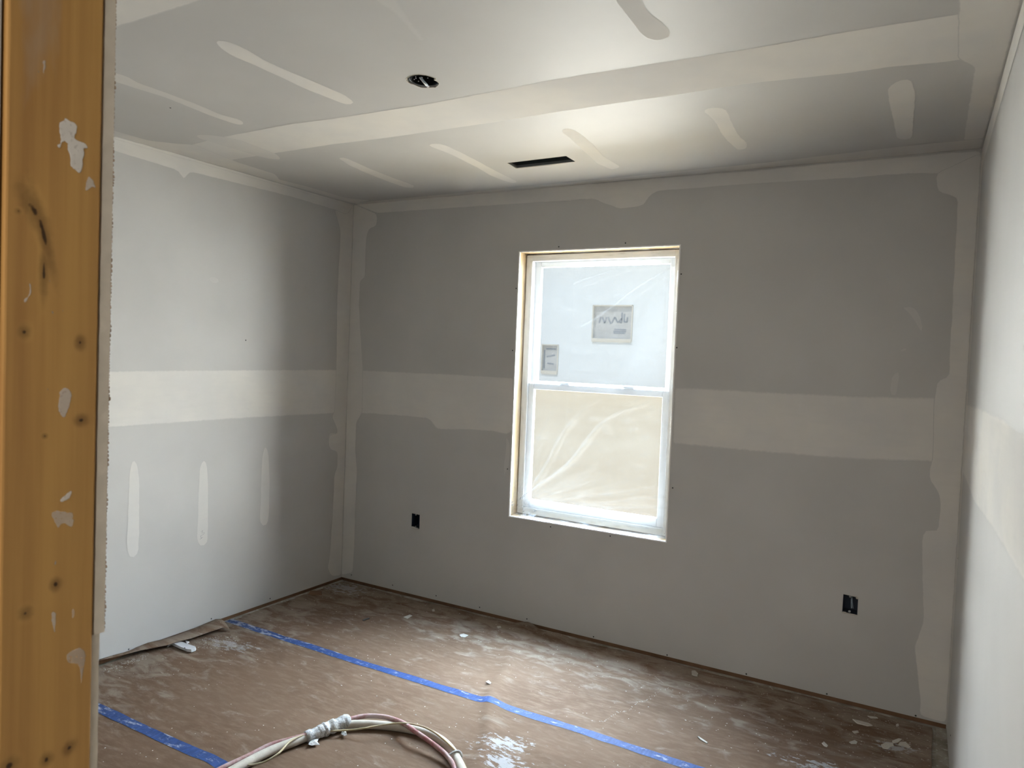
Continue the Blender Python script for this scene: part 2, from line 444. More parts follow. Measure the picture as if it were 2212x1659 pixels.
def ppatch(px, ax, val, normal, parent, **k):
    return patch([hit(u, v, ax, val) for u, v in px], normal, parent, **k)

NB = (0, -1, 0); NL = (1, 0, 0); NC = (0, 0, -1)
V3 = lambda *a: Vector(a)
# back wall
ppatch([(752, 797), (780, 799), (950, 806), (1110, 815), (1108, 932), (1095, 940), (1060, 932), (990, 929), (945, 929), (925, 905), (860, 899), (782, 894), (752, 893)], 1, 0, NB, wall_back, feather=.012, lift=.0003)
ppatch([(1456, 835), (1600, 842), (1830, 853), (2090, 858), (2085, 1003), (2012, 1000), (1830, 993), (1640, 978), (1451, 960)], 1, 0, NB, wall_back, feather=.016, lift=.0003)
ppatch([(764, 440), (815, 462), (814, 488), (796, 495), (791, 520), (789, 600), (778, 606), (776, 660), (782, 760), (784, 800), (783, 890), (770, 912), (768, 975), (772, 1010), (768, 1100), (766, 1180), (762, 1238), (737, 1242), (750, 850)], 1, 0, NB, wall_back, lift=.0006, feather=.005)
ppatch([(764, 441), (1100, 411), (1600, 370), (2120, 324), (2120, 372), (2024, 376), (1960, 375), (1830, 386), (1620, 398), (1420, 413), (1400, 425), (1392, 444), (1340, 452), (1300, 438), (1285, 430), (1100, 442), (960, 451), (815, 461)], 1, 0, NB, wall_back, lift=.0009, feather=.005)
ppatch([(2120, 330), (2022, 374), (2024, 415), (2068, 427), (2066, 480), (2058, 620), (2049, 818), (2026, 818), (2018, 860), (2014, 1000), (2007, 1008), (2008, 1040), (2028, 1062), (2030, 1090), (2026, 1148), (1996, 1141), (1991, 1170), (1992, 1260), (1995, 1340), (1975, 1395), (1980, 1450), (1988, 1520), (1985, 1546), (2044, 1563)], 1, 0, NB, wall_back, lift=.0012, feather=.005)
ppatch(Z(1800, 540, 3.607, [(520, 445), (560, 450), (600, 430), (640, 450), (690, 540), (705, 600), (695, 650), (650, 590), (600, 500), (560, 465)]), 1, 0, NB, wall_back, strength=.4, feather=.004)
ppatch(Z(1800, 540, 3.607, [(495, 785), (585, 750), (575, 785), (540, 806)]), 1, 0, NB, wall_back, strength=.4, feather=.003)
ppatch(Z(1800, 540, 3.607, [(460, 950), (530, 930), (520, 990), (505, 1060), (500, 1145), (435, 1145), (440, 1050)]), 1, 0, NB, wall_back, strength=.35, feather=.006)
ppatch([(1093, 940), (1103, 960), (1100, 1005), (1089, 1030), (1088, 1005), (1093, 970)], 1, 0, NB, wall_back, strength=.4, feather=.004)
# left wall
patch([hit(u, v, 0, 0) for u, v in ((245, 800), (500, 798), (752, 797), (752, 893), (720, 894), (500, 906), (236, 925))] + [V3(0, -3.09, 1.06), V3(0, -3.09, 1.36)], NL, wall_left, feather=.012, lift=.0003)
ppatch([(764, 440), (722, 455), (727, 470), (735, 498), (733, 540), (728, 640), (726, 800), (722, 893), (716, 897), (728, 928), (730, 936), (712, 938), (708, 955), (713, 972), (729, 976), (728, 1012), (722, 1022), (718, 1110), (712, 1200), (707, 1228), (716, 1246), (737, 1242), (750, 850)], 0, 0, NL, wall_left, lift=.0006, feather=.005)
patch([hit(u, v, 0, 0) for u, v in ((245, 294), (400, 338), (764, 441), (750, 464), (722, 453), (620, 423), (470, 386), (409, 371), (396, 390), (385, 369), (330, 352), (245, 326))] + [V3(0, -3.09, 2.37), V3(0, -3.09, 2.438)], NL, wall_left, lift=.0009, feather=.005)
ppatch([(150, 268), (245, 294), (400, 338), (764, 441), (764, 446), (400, 344), (245, 300), (150, 274)], 0, 0, NL, wall_left, lift=.0014, feather=.002)
ppatch([(290, 991), (297, 1002), (301, 1040), (301, 1150), (299, 1195), (289, 1210), (277, 1204), (273, 1180), (276, 1100), (279, 1020), (285, 996)], 0, 0, NL, wall_left, strength=.85)
ppatch([(440, 990), (447, 1000), (450, 1050), (449, 1170), (442, 1182), (430, 1181), (425, 1165), (428, 1080), (431, 1010)], 0, 0, NL, wall_left, strength=.85)
ppatch([(573, 962), (580, 976), (583, 1040), (581, 1115), (577, 1136), (566, 1140), (561, 1128), (563, 1060), (566, 985)], 0, 0, NL, wall_left, strength=.85)
ppatch([(448, 600), (462, 595), (475, 602), (474, 612), (458, 613)], 0, 0, NL, wall_left, strength=.3)
ppatch(Z(650, 750, 3.253, [(255, 605), (200, 600), (190, 650), (195, 710), (260, 735)]), 0, 0, NL, wall_left, strength=.6, lift=.0004)
# ceiling
A = lambda p: Z(240, 0, 3.352, p)
B = lambda p: Z(850, 0, 3.352, p)
D = lambda p: Z(1450, 0, 3.352, p)
cp = lambda px, **k: ppatch(px, 2, H, NC, ceiling, **k)
cp([(390, 330), (398, 316), (467, 298), (613, 270), (732, 253.6), (900, 228), (1106, 189.4), (1178, 174.5), (1340, 148), (1510, 122), (1629, 103), (1808, 71.6), (1940, 50), (2061, 31), (2118, 22), (2140, 118), (2088, 127), (2041, 134), (1930, 144), (1808, 161), (1629, 179), (1450, 207), (1297, 228), (1059, 265.5), (850, 296), (717, 312), (598, 330), (487, 347.5)], feather=.006, lift=.0003)
patch([V3(0, -2.585, H), V3(W+.02, -2.585, H), V3(W+.02, -2.28, H), V3(0, -2.28, H)], NC, ceiling, feather=.01, lift=.0003, jitter=.0015)
patch([V3(.0, -3.09, H), V3(.07, -3.09, H)] + [hit(u, v, 2, H) for u, v in ((244, 281), (320, 303), (383, 310), (420, 312), (500, 345), (516, 351), (595, 376), (604, 388), (658, 401), (747, 427), (800, 433), (764, 439), (400, 338), (245, 293))], NC, ceiling, feather=.004, lift=.0006)
cp([(422, 291), (428, 298), (520, 325), (560, 338), (590, 344), (607, 345), (600, 334), (520, 303), (470, 293), (440, 290)], feather=.004, lift=.0008, strength=.8)
cp(A([(755, 285), (830, 290), (900, 320), (980, 355), (1100, 430), (1300, 520), (1500, 602), (1700, 690), (1765, 740), (1750, 762), (1690, 755), (1400, 640), (1200, 545), (1000, 455), (850, 392), (762, 325)]))
cp(A([(-250, 430), (-150, 440), (30, 530), (100, 543), (200, 600), (400, 670), (600, 745), (800, 830), (950, 870), (964, 890), (950, 908), (900, 900), (700, 830), (400, 708), (30, 592), (-250, 500)]))
cp(B([(1540, -90), (1600, 0), (1650, 60), (1700, 125), (1760, 210), (1800, 255), (1850, 287), (1900, 293), (1960, 290), (2000, 268), (2018, 240), (1990, 200), (1960, 172), (1900, 130), (1850, 95), (1825, 50), (1800, 0), (1780, -90)]))
cp(B([(1215, 935), (1280, 926), (1340, 955), (1400, 1000), (1460, 1060), (1520, 1130), (1610, 1185), (1650, 1210), (1580, 1228), (1480, 1188), (1400, 1115), (1280, 1005), (1225, 965)]))
cp(B([(240, 1050), (270, 1038), (340, 1038), (400, 1060), (500, 1108), (600, 1160), (750, 1240), (900, 1315), (870, 1328), (820, 1315), (700, 1270), (600, 1210), (500, 1160), (400, 1110), (300, 1072)]))
cp(A([(1640, 1140), (1680, 1135), (1720, 1150), (1850, 1210), (2050, 1290), (2195, 1342), (2190, 1360), (2130, 1358), (2000, 1312), (1850, 1253), (1720, 1195)]))
cp(D([(222, 797), (260, 780), (300, 775), (380, 778), (410, 800), (425, 835), (450, 900), (500, 985), (560, 1040), (545, 1078), (480, 1088), (400, 1020), (350, 955), (320, 890), (280, 850)]), feather=.008)
cp(D([(1562, 650), (1580, 620), (1620, 590), (1720, 565), (1745, 585), (1760, 640), (1772, 680), (1765, 760), (1757, 880), (1745, 1000), (1690, 1015), (1630, 1000), (1610, 900), (1590, 800), (1572, 720)]))
patch([V3(3.352, -.15, H), V3(W-.002, -.15, H), V3(W+.03, -2.9, H), V3(3.30, -2.9, H), V3(3.30, -1.5, H), V3(3.31, -1.05, H), V3(3.356, -.96, H)], NC, ceiling, lift=.0006, feather=.006)
patch([V3(.05, -.002, H), V3(W-.003, -.002, H), V3(W-.003, -.15, H), V3(3.2, -.155, H), V3(2.6, -.10, H), V3(1.6, -.07, H), V3(.05, -.055, H)], NC, ceiling, lift=.0009, feather=.006)
cp([(770, -60), (800, -5), (850, 30), (885, 70), (905, 92), (925, 88), (880, 30), (860, -5), (850, -60)], strength=.35, feather=.02)
# right wall (grazing view)
def rwp(pts, **k):
    return patch([Vector((rx(y), y, z)) for y, z in pts], (-1, -BETA, 0), wall_right, **k)
rwp([(-.003, .02), (-.003, 2.43), (-.09, 2.43), (-.09, 1.6), (-.11, 1.0), (-.10, .02)], lift=.0006)
rwp([(-.05, 1.10), (-.05, 1.385), (-.8, 1.40), (-1.5, 1.406), (-2.05, 1.40), (-3.0, 1.38), (-3.0, 1.08), (-2.1, 1.15), (-1.5, 1.13), (-.8, 1.09)], lift=.0003, feather=.014)
rwp([(-.02, 2.43), (-3.0, 2.43), (-3.0, 2.33), (-1.5, 2.35), (-.02, 2.34)], lift=.0009)

# screw dimples
sm = bmesh.new()
bmesh.ops.create_cone(sm, segments=12, radius1=.0042, radius2=.0022, depth=.0016, cap_ends=True)
bmesh.ops.create_cone(sm, segments=6, radius1=.0014, radius2=.0014, depth=.0020, cap_ends=True)
sme = bpy.data.meshes.new('screw'); sm.to_mesh(sme); sm.free(); sme.materials.append(M_SCREW)
def screw(p, normal, parent):
    o = bpy.data.objects.new('screw', sme); COL.objects.link(o); o.parent = parent
    o.location = Vector(p)+Vector(normal)*.0004
    o.rotation_euler = Vector(normal).to_track_quat('Z', 'Y').to_euler()
for u, v in ((1207, 533), (1351, 525), (1471.5, 592), (1115, 623), (1462, 751), (1107, 757), (1096, 1013), (1453, 1054), (1189, 1138), (1318, 1158),
             (759, 1242), (848, 1264), (942, 1287), (1036, 1312), (1138, 1337), (1282, 1375.5), (1441, 1415), (1612, 1456), (1786, 1499), (1978, 1546)):
    screw(hit(u, v, 1, 0), NB, wall_back)
for u, v in ((456.6, 1336.5), (278, 1402.5), (583.6, 1293), (531, 735)):
    screw(hit(u, v, 0, 0), NL, wall_left)
for u, v in ((1413, 398.5), (368, 233)): screw(hit(u, v, 2, H), NC, ceiling)
screw((rx(-.35), -.35, .12), (-1, 0, 0), wall_right)
screw((rx(-.10), -.10, .75), (-1, 0, 0), wall_right)

# pencil scribble on the compound stripe
def tube(pts, r, segs=10, name='tube', closed=False):
    pts = [Vector(p) for p in pts]; V = []; Fc = []; n = len(pts); up = Vector((0, 0, 1))
    rr = r if callable(r) else (lambda i: r)
    prev = None
    for i, p in enumerate(pts):
        t = (pts[min(i+1, n-1)]-pts[max(i-1, 0)]).normalized()
        s = t.cross(up) if prev is None else prev-t*prev.dot(t)
        if s.length < 1e-5: s = t.cross(Vector((1, 0, 0)))
        s.normalize(); prev = s; q = t.cross(s)
        for k in range(segs):
            a = 2*PI*k/segs; R = rr(i)
            if isinstance(R, (tuple, list)): R = R[k % len(R)]
            V.append(p+s*math.cos(a)*R+q*math.sin(a)*R)
    for i in range(n-1):
        for k in range(segs):
            a = i*segs+k; b = i*segs+(k+1) % segs; Fc.append((a, b, b+segs, a+segs))
    Fc += [tuple(reversed(range(segs))), tuple((n-1)*segs+k for k in range(segs))]
    return pydata(name, V, Fc)
def smooth_path(P, n=8):
    P = [Vector(p) for p in P]; out = []
    for i in range(len(P)-1):
        p0, p1, p2, p3 = P[max(i-1, 0)], P[i], P[i+1], P[min(i+2, len(P)-1)]
        for k in range(n):
            t = k/n
            out.append(.5*((2*p1)+(p2-p0)*t+(2*p0-5*p1+4*p2-p3)*t*t+(3*p1-p0-3*p2+p3)*t**3))
    return out+[P[-1]]
M_PENCIL = simple('pencil', (.22, .22, .24), .6, .3)
scr = [(434, 1149), (438, 1146), (436, 1152), (441, 1150), (440, 1154), (433, 1158), (435, 1163), (438, 1160), (432, 1165)]
obj('pencil_mark', tube([hit(u, v, 0, .0012) for u, v in scr], .0006, 4), M_PENCIL, wall_left)

# ------------------------------------------------------------------ stud at the door opening
knots = [(hit(u, v, 0, XS).y, hit(u, v, 0, XS).z, r, a, g) for u, v, r, a, g in
         ((72, 452, .0042, .36, .5), (93, 502, .0026, .13, .26), (95, 590, .0020, .16, .0), (40, 456, .0014, 1, 0), (53, 717, .0026, .8, 0), (173, 740, .0024, .75, 0), (175, 908, .0032, 1.2, 0), (97, 942, .0014, 1, 0),
          (120, 1262, .0026, .8, 0), (55, 1325, .0030, .9, .5), (150, 1615, .0030, .9, -.8), (100, 1641, .0030, .9, 0), (20, 1655, .004, .9, 0))]
M_STUD = wood_mat('spruce_stud', (.50, .285, .085), (.33, .165, .05), knots)
SY0, SY1 = -3.2135, -3.1155
stud = obj('wall_stud', box(bmesh.new(), XS-.038, XS, SY0, SY1, .03, 2.34, bevel=.0025), M_STUD)
tag(stud, 'knotty wooden stud of the door opening, splashed with joint compound, beside the drywall edge', 'stud')
boxo('sill_plate', M_STUD, stud, XS-.30, XS, SY0, SY1, -.012, .03)
def stain_mat():
    t = NT('plaster_splash'); 
    at = t.n('ShaderNodeAttribute', attribute_name='fade').outputs['Fac']
    st = t.n('ShaderNodeAttribute', attribute_name='strength').outputs['Fac']
    f = t.ramp(t.math('ADD', at, t.ramp(t.noise(230, 4), .3, .7, -.35, .35)), .3, .8)
    tr = t.n('ShaderNodeBsdfTransparent'); m = t.n('ShaderNodeMixShader')
    t.set(t.mix(t.noise(90, 3), (.66, .63, .58), (.78, .75, .70)), .85, .1)
    t.l(t.math('MULTIPLY', f, st), m.inputs[0]); t.l(tr.outputs[0], m.inputs[1]); t.l(t.b.outputs[0], m.inputs[2]); t.l(m.outputs[0], t.out.inputs[0])
    return t.m
M_SPLASH = stain_mat()
S1 = lambda p: Z(0, 0, 3.016, p)
S2 = lambda p: Z(0, 550, 3.016, p)
S3 = lambda p: Z(0, 1100, 2.967, p)
for pts, st in ((S1([(375, 830), (385, 790), (415, 785), (415, 755), (450, 785), (495, 800), (508, 830), (490, 885), (480, 900), (500, 915), (560, 935), (580, 970), (560, 975), (540, 960), (555, 1010), (535, 1045), (545, 1080), (520, 1135), (490, 1115), (455, 1080), (455, 1010), (430, 970), (440, 940), (420, 915), (400, 930), (410, 955), (380, 975), (360, 940), (390, 930), (385, 880)]), .9),
                (S1([(550, 1190), (575, 1140), (605, 1170), (625, 1215), (630, 1240), (595, 1215), (580, 1245), (548, 1250)]), .55),
                (S1([(270, 390), (300, 385), (305, 440), (285, 495), (265, 470), (275, 440)]), .45),
                (S1([(235, 450), (260, 460), (262, 485), (240, 478)]), .4),
                (S2([(185, 180), (200, 185), (210, 250), (185, 290), (180, 320), (145, 320), (140, 290), (175, 270), (190, 235)]), .55),
                (S2([(310, 160), (335, 165), (330, 185), (312, 182)]), .45),
                (S2([(330, 360), (352, 360), (350, 395), (332, 392)]), .4), (S2([(395, 355), (425, 358), (415, 375), (398, 372)]), .4),
                (S2([(385, 880), (425, 860), (460, 880), (472, 930), (450, 1000), (420, 1070), (395, 1060), (370, 1010), (375, 950)]), .55),
                (S2([(380, 1600), (430, 1555), (465, 1525), (472, 1545), (455, 1590), (420, 1610), (385, 1620)]), .75),
                (S3([(318, 20), (350, 5), (470, 20), (475, 80), (465, 120), (400, 90), (370, 130), (340, 80)]), .4),
                (S3([(340, 340), (355, 315), (365, 345), (355, 365), (340, 362)]), .5),
                (S3([(320, 680), (335, 645), (360, 660), (365, 720), (350, 800), (330, 760)]), .45),
                (S3([(450, 640), (470, 622), (485, 655), (475, 700), (455, 710)]), .3),
                (S3([(420, 930), (500, 880), (545, 900), (552, 960), (530, 1050), (520, 1120), (512, 1050), (500, 1000), (425, 990)]), .35),
                (S2([(300, 870), (318, 868), (316, 885), (302, 888)]), .3)):
    ppatch(pts, 0, XS, (1, 0, 0), stud, mat=M_SPLASH, name='plaster_splash', feather=.0014, lift=.0003, strength=st, jitter=.0010, step=.0025)

# ------------------------------------------------------------------ window
win = empty('window_1', (1.707, .0, .594)); tag(win, kind='structure')
M_BUCK = wood_mat('rough_frame_wood', (.74, .58, .38), (.62, .46, .27), (), grime=False)
def cx(name, mat, parent, *a, **k): return boxo(name, mat, parent, *a, **k)
cx('rough_frame', M_BUCK, win, WX0-.03, WX0+.001, .0132, .10, WZ0-.03, WZ1+.03)
cx('rough_frame', M_BUCK, win, WX1-.001, WX1+.03, .0132, .10, WZ0-.03, WZ1+.03)
cx('rough_frame', M_BUCK, win, WX0+.004, WX1-.004, .0132, .10, WZ1-.002, WZ1+.03)
cx('rough_frame', M_BUCK, win, WX0+.004, WX1-.004, .0132, .10, WZ0-.03, WZ0+.002)
# white cut edge of the drywall around the opening
M_CUT = simple('cut_drywall_edge', (.80, .79, .77), .9, .1, var=.06, scale=120)
def cut_edge(a, b, inward):
    a = Vector(a); b = Vector(b); n = int((b-a).length/.008); V = []; Fc = []
    inw = Vector(inward)
    for i in range(n+1):
        p = a.lerp(b, i/n); k = .0026+.0011*noise.noise(p*70)+.0009*noise.noise(p*210)
        if inward[0] and p.z < WZ0+.13 and inward[0] > 0: k += .001
        for q in (p-inw*.0035+Vector((0, -.0012, 0)), p+inw*k+Vector((0, -.0009, 0)), p+inw*k+Vector((0, .0134, 0)), p-inw*.0035+Vector((0, .0134, 0))): V.append(q)
    for i in range(n):
        for q in range(4): c0 = i*4+q; c1 = i*4+(q+1) % 4; Fc.append((c0, c1, c1+4, c0+4))
    Fc += [(3, 2, 1, 0), tuple(n*4+q for q in range(4))]
    obj('drywall_cut_edge', pydata('drywall_cut_edge', V, Fc), M_CUT, wall_back)
cut_edge((WX0, 0, WZ0-.003), (WX0, 0, WZ1+.003), (1, 0, 0)); cut_edge((WX1, 0, WZ0-.003), (WX1, 0, WZ1+.003), (-1, 0, 0))
cut_edge((WX0, 0, WZ1), (WX1, 0, WZ1), (0, 0, -1)); cut_edge((WX0, 0, WZ0), (WX1, 0, WZ0), (0, 0, 1))
# vinyl frame
fx0, fx1, fz0, fz1 = WX0+.008, WX1-.008, WZ0+.010, WZ1-.010
FY0, FY1 = .075, .155
for nm, a in (('jamb', (fx0, fx0+.038, FY0, FY1, fz0, fz1)), ('jamb', (fx1-.038, fx1, FY0, FY1, fz0, fz1)), ('frame_head', (fx0+.038, fx1-.038, FY0, FY1, fz1-.035, fz1)), ('frame_sill', (fx0+.038, fx1-.038, FY0, FY1, fz0, fz0+.038))):
    cx(nm, M_VINYL, win, *a, bevel=.003)
def sash(name, y0, y1, z0, z1, rb, rt, parent):
    t = .036; x0, x1 = fx0+.038, fx1-.038
    s = bmesh.new()
    box(s, x0, x0+t, y0, y1, z0, z1, .003); box(s, x1-t, x1, y0, y1, z0, z1, .003)
    box(s, x0+t, x1-t, y0, y1, z0, z0+rb, .003); box(s, x0+t, x1-t, y0, y1, z1-rt, z1, .003)
    so_ = obj(name, s, M_VINYL, parent)
    ym = (y0+y1)/2
    g = obj('pane', box(bmesh.new(), x0+t-.002, x1-t+.002, ym-.002, ym+.002, z0+rb-.002, z1-rt+.002), M_GLASS, None)
    g.parent = so_; g.matrix_parent_inverse = Matrix.Identity(4)
    g.location = Vector((0, 0, 0))
    return so_
# both sashes: pane vertices are in world space, sash parented with inverse of the window empty
MEET = 1.345
up = sash('upper_sash', .118, .142, MEET-.010, fz1-.035, .036, .030, win)
lo = sash('lower_sash', .084, .110, fz0+.038, MEET+.012, .048, .034, win)
for sx_ in (1.52, 1.90):
    cx('sash_lock', M_VINYL, win, sx_-.03, sx_+.03, .078, .092, MEET+.012, MEET+.026, bevel=.004)

# plastic sheeting stretched across the opening
def film():
    nx, nz = 110, 190
    x0, x1, z0, z1 = WX0+.006, WX1-.006, WZ0+.008, WZ1-.008
    V = []; Dn = []
    rays_ = [(a, k) for a, k in ((.74, .013), (.98, .009), (1.30, .005), (.45, .003), (1.16, .003))]
    for j in range(nz+1):
        for i in range(nx+1):
            s = i/nx; t = j/nz
            x = x0+(x1-x0)*s; z = z0+(z1-z0)*t
            ex = min(s, 1-s); ez = min(t, 1-t)
            e = min(ex*(x1-x0), ez*(z1-z0))
            y = .030+.030*min(1, e/.05)**.7
            y += .004*noise.noise(Vector((x*3, 1, z*3)))
            dens = .040
            # pleats along the edges
            side = ex*(x1-x0) < ez*(z1-z0)
            nv = noise.noise(Vector((x*38+.6*math.sin(z*3), 0, z*1.6))) if side else noise.noise(Vector((x*2.2, 0, z*40+math.sin(x*5))))
            pl = max(0, 1-abs(nv)*5)
            ed = max(0, 1-e/.10)
            y -= ed*.010*pl
            dens += ed*(.03+.20*pl)
            # folds radiating from the lower left corner
            dx = x-(x0+.035); dz = z-(z0+.085); rr_ = math.hypot(dx, dz); a = math.atan2(dz, dx)
            if dx > 0 and dz > -.02:
                for ra, kk in rays_:
                    wv = (a-ra+.05*math.sin(rr_*9+ra*7))*rr_
                    g = math.exp(-(wv/(.004+.004*min(1, rr_/.3)))**2)*max(0, 1-rr_/(.35+kk*60))*min(1, rr_/.02)
                    y -= g*kk*.8; dens += g*kk*18
            fa_ = math.atan2(z-(z0+.04), x-(x0-.02)); fr = math.hypot(x-x0, z-z0)
            # fan of fine creases above the sill
            if t < .20:
                q = noise.noise(Vector((fa_*16, fr*2.5, 5))); q2 = max(0, 1-abs(q)*5)
                kf = (1-t/.20)
                y -= .008*q2*kf; dens += kf*(.025+.17*q2)
            # slack sheet bulging in the lower left corner and at the right edge
            dens += .07*math.exp(-((x-(x0+.10))/.13)**2-((z-(z0+.07))/.07)**2)
            bx = .86-.25*max(0, min(1, (.88-t)/.35))
            if s > bx and .52 < t < .93:
                m = min(1, (s-bx)/.02)*min(1, (.93-t)/.05)*min(1, (t-.52)/.12); dens += .035*m; y -= .006*m
            ln = abs((z-1.80)-(x-1.80)*.62+.01*math.sin(x*12))
            if x > 1.62: dens += .14*math.exp(-(ln/.004)**2); y -= .002*math.exp(-(ln/.006)**2)
            ln = abs((z-1.93)-(x-1.60)*.30)
            if x > 1.55: dens += .10*math.exp(-(ln/.004)**2)
            fine = noise.noise(Vector((x*14+z*4, 2, z*30))); y += .0012*fine; dens += max(0, fine-.2)*.10
            V.append((x, y, z)); Dn.append(min(.7, dens))
    Fc = [(j*(nx+1)+i, j*(nx+1)+i+1, (j+1)*(nx+1)+i+1, (j+1)*(nx+1)+i) for j in range(nz) for i in range(nx)]
    me = pydata('plastic_sheet', V, Fc)
    at = me.attributes.new('haze', 'FLOAT', 'POINT')
    for i, d in enumerate(Dn): at.data[i].value = d
    return obj('plastic_sheet', me, M_FILM, None, smooth=True)
fo = film(); tag(fo, 'wrinkled clear plastic sheeting stretched over the window opening', 'plastic sheet')

# ------------------------------------------------------------------ boxes in wall and ceiling
def device_box(label, P, wires, tab):
    xa = min(p[0] for p in P); xb = max(p[0] for p in P); za = min(p[1] for p in P); zb = max(p[1] for p in P)
    r = empty('electrical_box', ((xa+xb)/2, .012, (za+zb)/2))
    tag(r, label, 'electrical box', 'boxes in the window wall')
    b = bmesh.new(); t = .0025; y0, y1 = .001, .066; xa -= .0; xb += .0
    box(b, xa-t, xa+t*.6, y0, y1, za-t, zb+t); box(b, xb-t*.6, xb+t, y0, y1, za-t, zb+t)
    box(b, xa, xb, y0, y1, za-t, za+t*.6); box(b, xa, xb, y0, y1, zb-t*.6, zb+t); box(b, xa-t, xb+t, y1, y1+t, za-t, zb+t)
    obj('box_body', b, M_BLUEBOX, r)
    cxm = (xa+xb)/2
    for zc in (zb-.006, za+.008):
        m = bmesh.new(); bmesh.ops.create_cone(m, segments=14, radius1=.0055, radius2=.0055, depth=.006, cap_ends=True)
        bmesh.ops.rotate(m, verts=m.verts, matrix=Matrix.Rotation(PI/2, 3, 'X')); bmesh.ops.translate(m, verts=m.verts, vec=(cxm-.002, .006, zc))
        bo = obj('screw_boss', m, M_METAL, r)
    if wires:
        for dx, top, bot, rr, mm in ((.002, zb-.012, za+.022, .0018, M_WIRE), (.006, zb-.014, za+.022, .0012, M_WIRE)):
            obj('wire', tube(smooth_path([(cxm+dx-.002, .05, top), (cxm+dx, .02, (top+bot)/2+.01), (cxm+dx+.002+dx*.6, .012, bot)]), rr, 8), mm, r, True)
        m = bmesh.new(); bmesh.ops.create_icosphere(m, subdivisions=2, radius=.0062)
        for v in m.verts: v.co.y *= .35; v.co += v.co.normalized()*noise.noise(v.co*300)*.002
        bmesh.ops.translate(m, verts=m.verts, vec=(xb-.004, .001, zb-.006)); obj('compound_blob', m, M_CHIP, r, True)
    else:
        obj('cable', tube(smooth_path([(xa+.02, .05, za+.01), (cxm, .02, za+.016), (xb-.012, .012, za+.024), (xb-.004, .03, za+.034)]), .003, 8), M_BLUEBOX, r, True)
    # compound lip along the lower cut edge
    lip = [(xa-.002, -.0008, za+.001), (xa+.012, -.0012, za-.002), (cxm, -.0012, za-.001), (xb-.012, -.001, za-.0035), (xb+.001, -.0008, za-.001)]
    obj('paper_lip', tube(smooth_path(lip, 5), .0022, 6), M_CHIP, r, True)
    lip = [(xa+.001, -.0008, zb+.001), (cxm, -.001, zb+.0005), (xb-.001, -.0008, zb-.001)]
    obj('paper_lip', tube(smooth_path(lip, 5), .0012, 6), M_CHIP, r, True)
device_box('small blue plastic electrical box set in the wall left of the window', boxL, False, 0)
device_box('blue plastic electrical box with two loose wires near the right corner', boxR, True, 1)

hc = Vector((sum(p[0] for p in round_hole)/len(round_hole), sum(p[1] for p in round_hole)/len(round_hole), H))
r = empty('ceiling_light_box', hc); tag(r, 'black round light box recessed in the ceiling with a loose flat cable', 'electrical box')
def can(name, c, r0, z0, z1, mat, parent, seg=28, top=True):
    V = []; Fc = []
    for z, rr in ((z0, r0), (z0, r0-.003), (z1-.003, r0-.003), (z1, r0)):
        for k in range(seg): V.append((c.x+rr*math.cos(2*PI*k/seg), c.y+rr*math.sin(2*PI*k/seg), z))
    for k in range(seg):
        q = (k+1) % seg
        Fc += [(k, q, seg+q, seg+k), (seg+k, seg+q, 2*seg+q, 2*seg+k), (k, 3*seg+k, 3*seg+q, q)]
    Fc += [tuple(2*seg+k for k in range(seg)), tuple(3*seg+k for k in range(seg))]
    return obj(name, pydata(name, V, Fc), mat, parent)
can('box_body', hc+Vector((.002, .002, 0)), .050, H+.004, H+.06, M_DARK, r)
obj('box_rim', tube([(hc.x+.051*math.cos(a), hc.y+.051*math.sin(a), H+.006) for a in [2*PI*k/28 for k in range(29)]], .0022, 6), M_BLUEBOX, r, True)
pa = hit(908, 167, 2, H+.012); pb = hit(923, 185, 2, H-.004)
for k, off in enumerate((-.0035, 0, .0035)):
    d = (pb-pa).normalized(); sd = d.cross(Vector((0, 0, 1))).normalized()*off
    obj('wire', tube([pa+sd, (pa+pb)/2+sd+Vector((0, 0, -.001)), pb+sd], .0022, 8), M_WIRE if k != 0 else M_WIREW, r, True)
    obj('wire_end', tube([pb+sd, pb+sd+d*.006], .0018, 6), M_WIREW, r, True)
for u, v in ((898, 166), (898.5, 169), (895, 171.5), (912, 167.5), (924, 168.5), (904, 175.5)):
    m = bmesh.new(); bmesh.ops.create_icosphere(m, subdivisions=1, radius=.0016)
    for vv in m.verts: vv.co.x *= 1.5
    bmesh.ops.translate(m, verts=m.verts, vec=hit(u, v, 2, H+.004)); obj('plaster_speck', m, M_WIREW, r)
# cut rim of the ceiling paper around the hole
obj('paper_lip', tube([(a, b, H-.0004) for a, b in round_hole+round_hole[:1]], .0011, 5), M_GYP, ceiling, True)

dc = Vector((1.613, -.475, H)); r = empty('duct_boot', dc); tag(r, 'long rectangular steel duct opening cut in the ceiling near the window', 'duct')
b = bmesh.new(); x0, x1, y0, y1 = 1.452, 1.776, -.531, -.421
box(b, x0-.004, x0, y0-.004, y1+.004, H+.003, H+.20); box(b, x1, x1+.004, y0-.004, y1+.004, H+.003, H+.20)
box(b, x0, x1, y0-.004, y0, H+.003, H+.20); box(b, x0, x1, y1, y1+.004, H+.003, H+.20); box(b, x0-.004, x1+.004, y0-.004, y1+.004, H+.20, H+.204)
obj('boot_body', b, M_DUCT, r)
b = bmesh.new()
box(b, x0, x0+.004, y0, y1, H+.0005, H+.010); box(b, x1-.004, x1, y0, y1, H+.0005, H+.010); box(b, x0, x1, y1-.005, y1, H+.0005, H+.012)
obj('boot_flange', b, M_METAL, r)
obj('paper_lip', tube([(a, b_, H-.0003) for a, b_ in duct_hole+duct_hole[:1]], .0008, 5), M_GYP, ceiling, True)

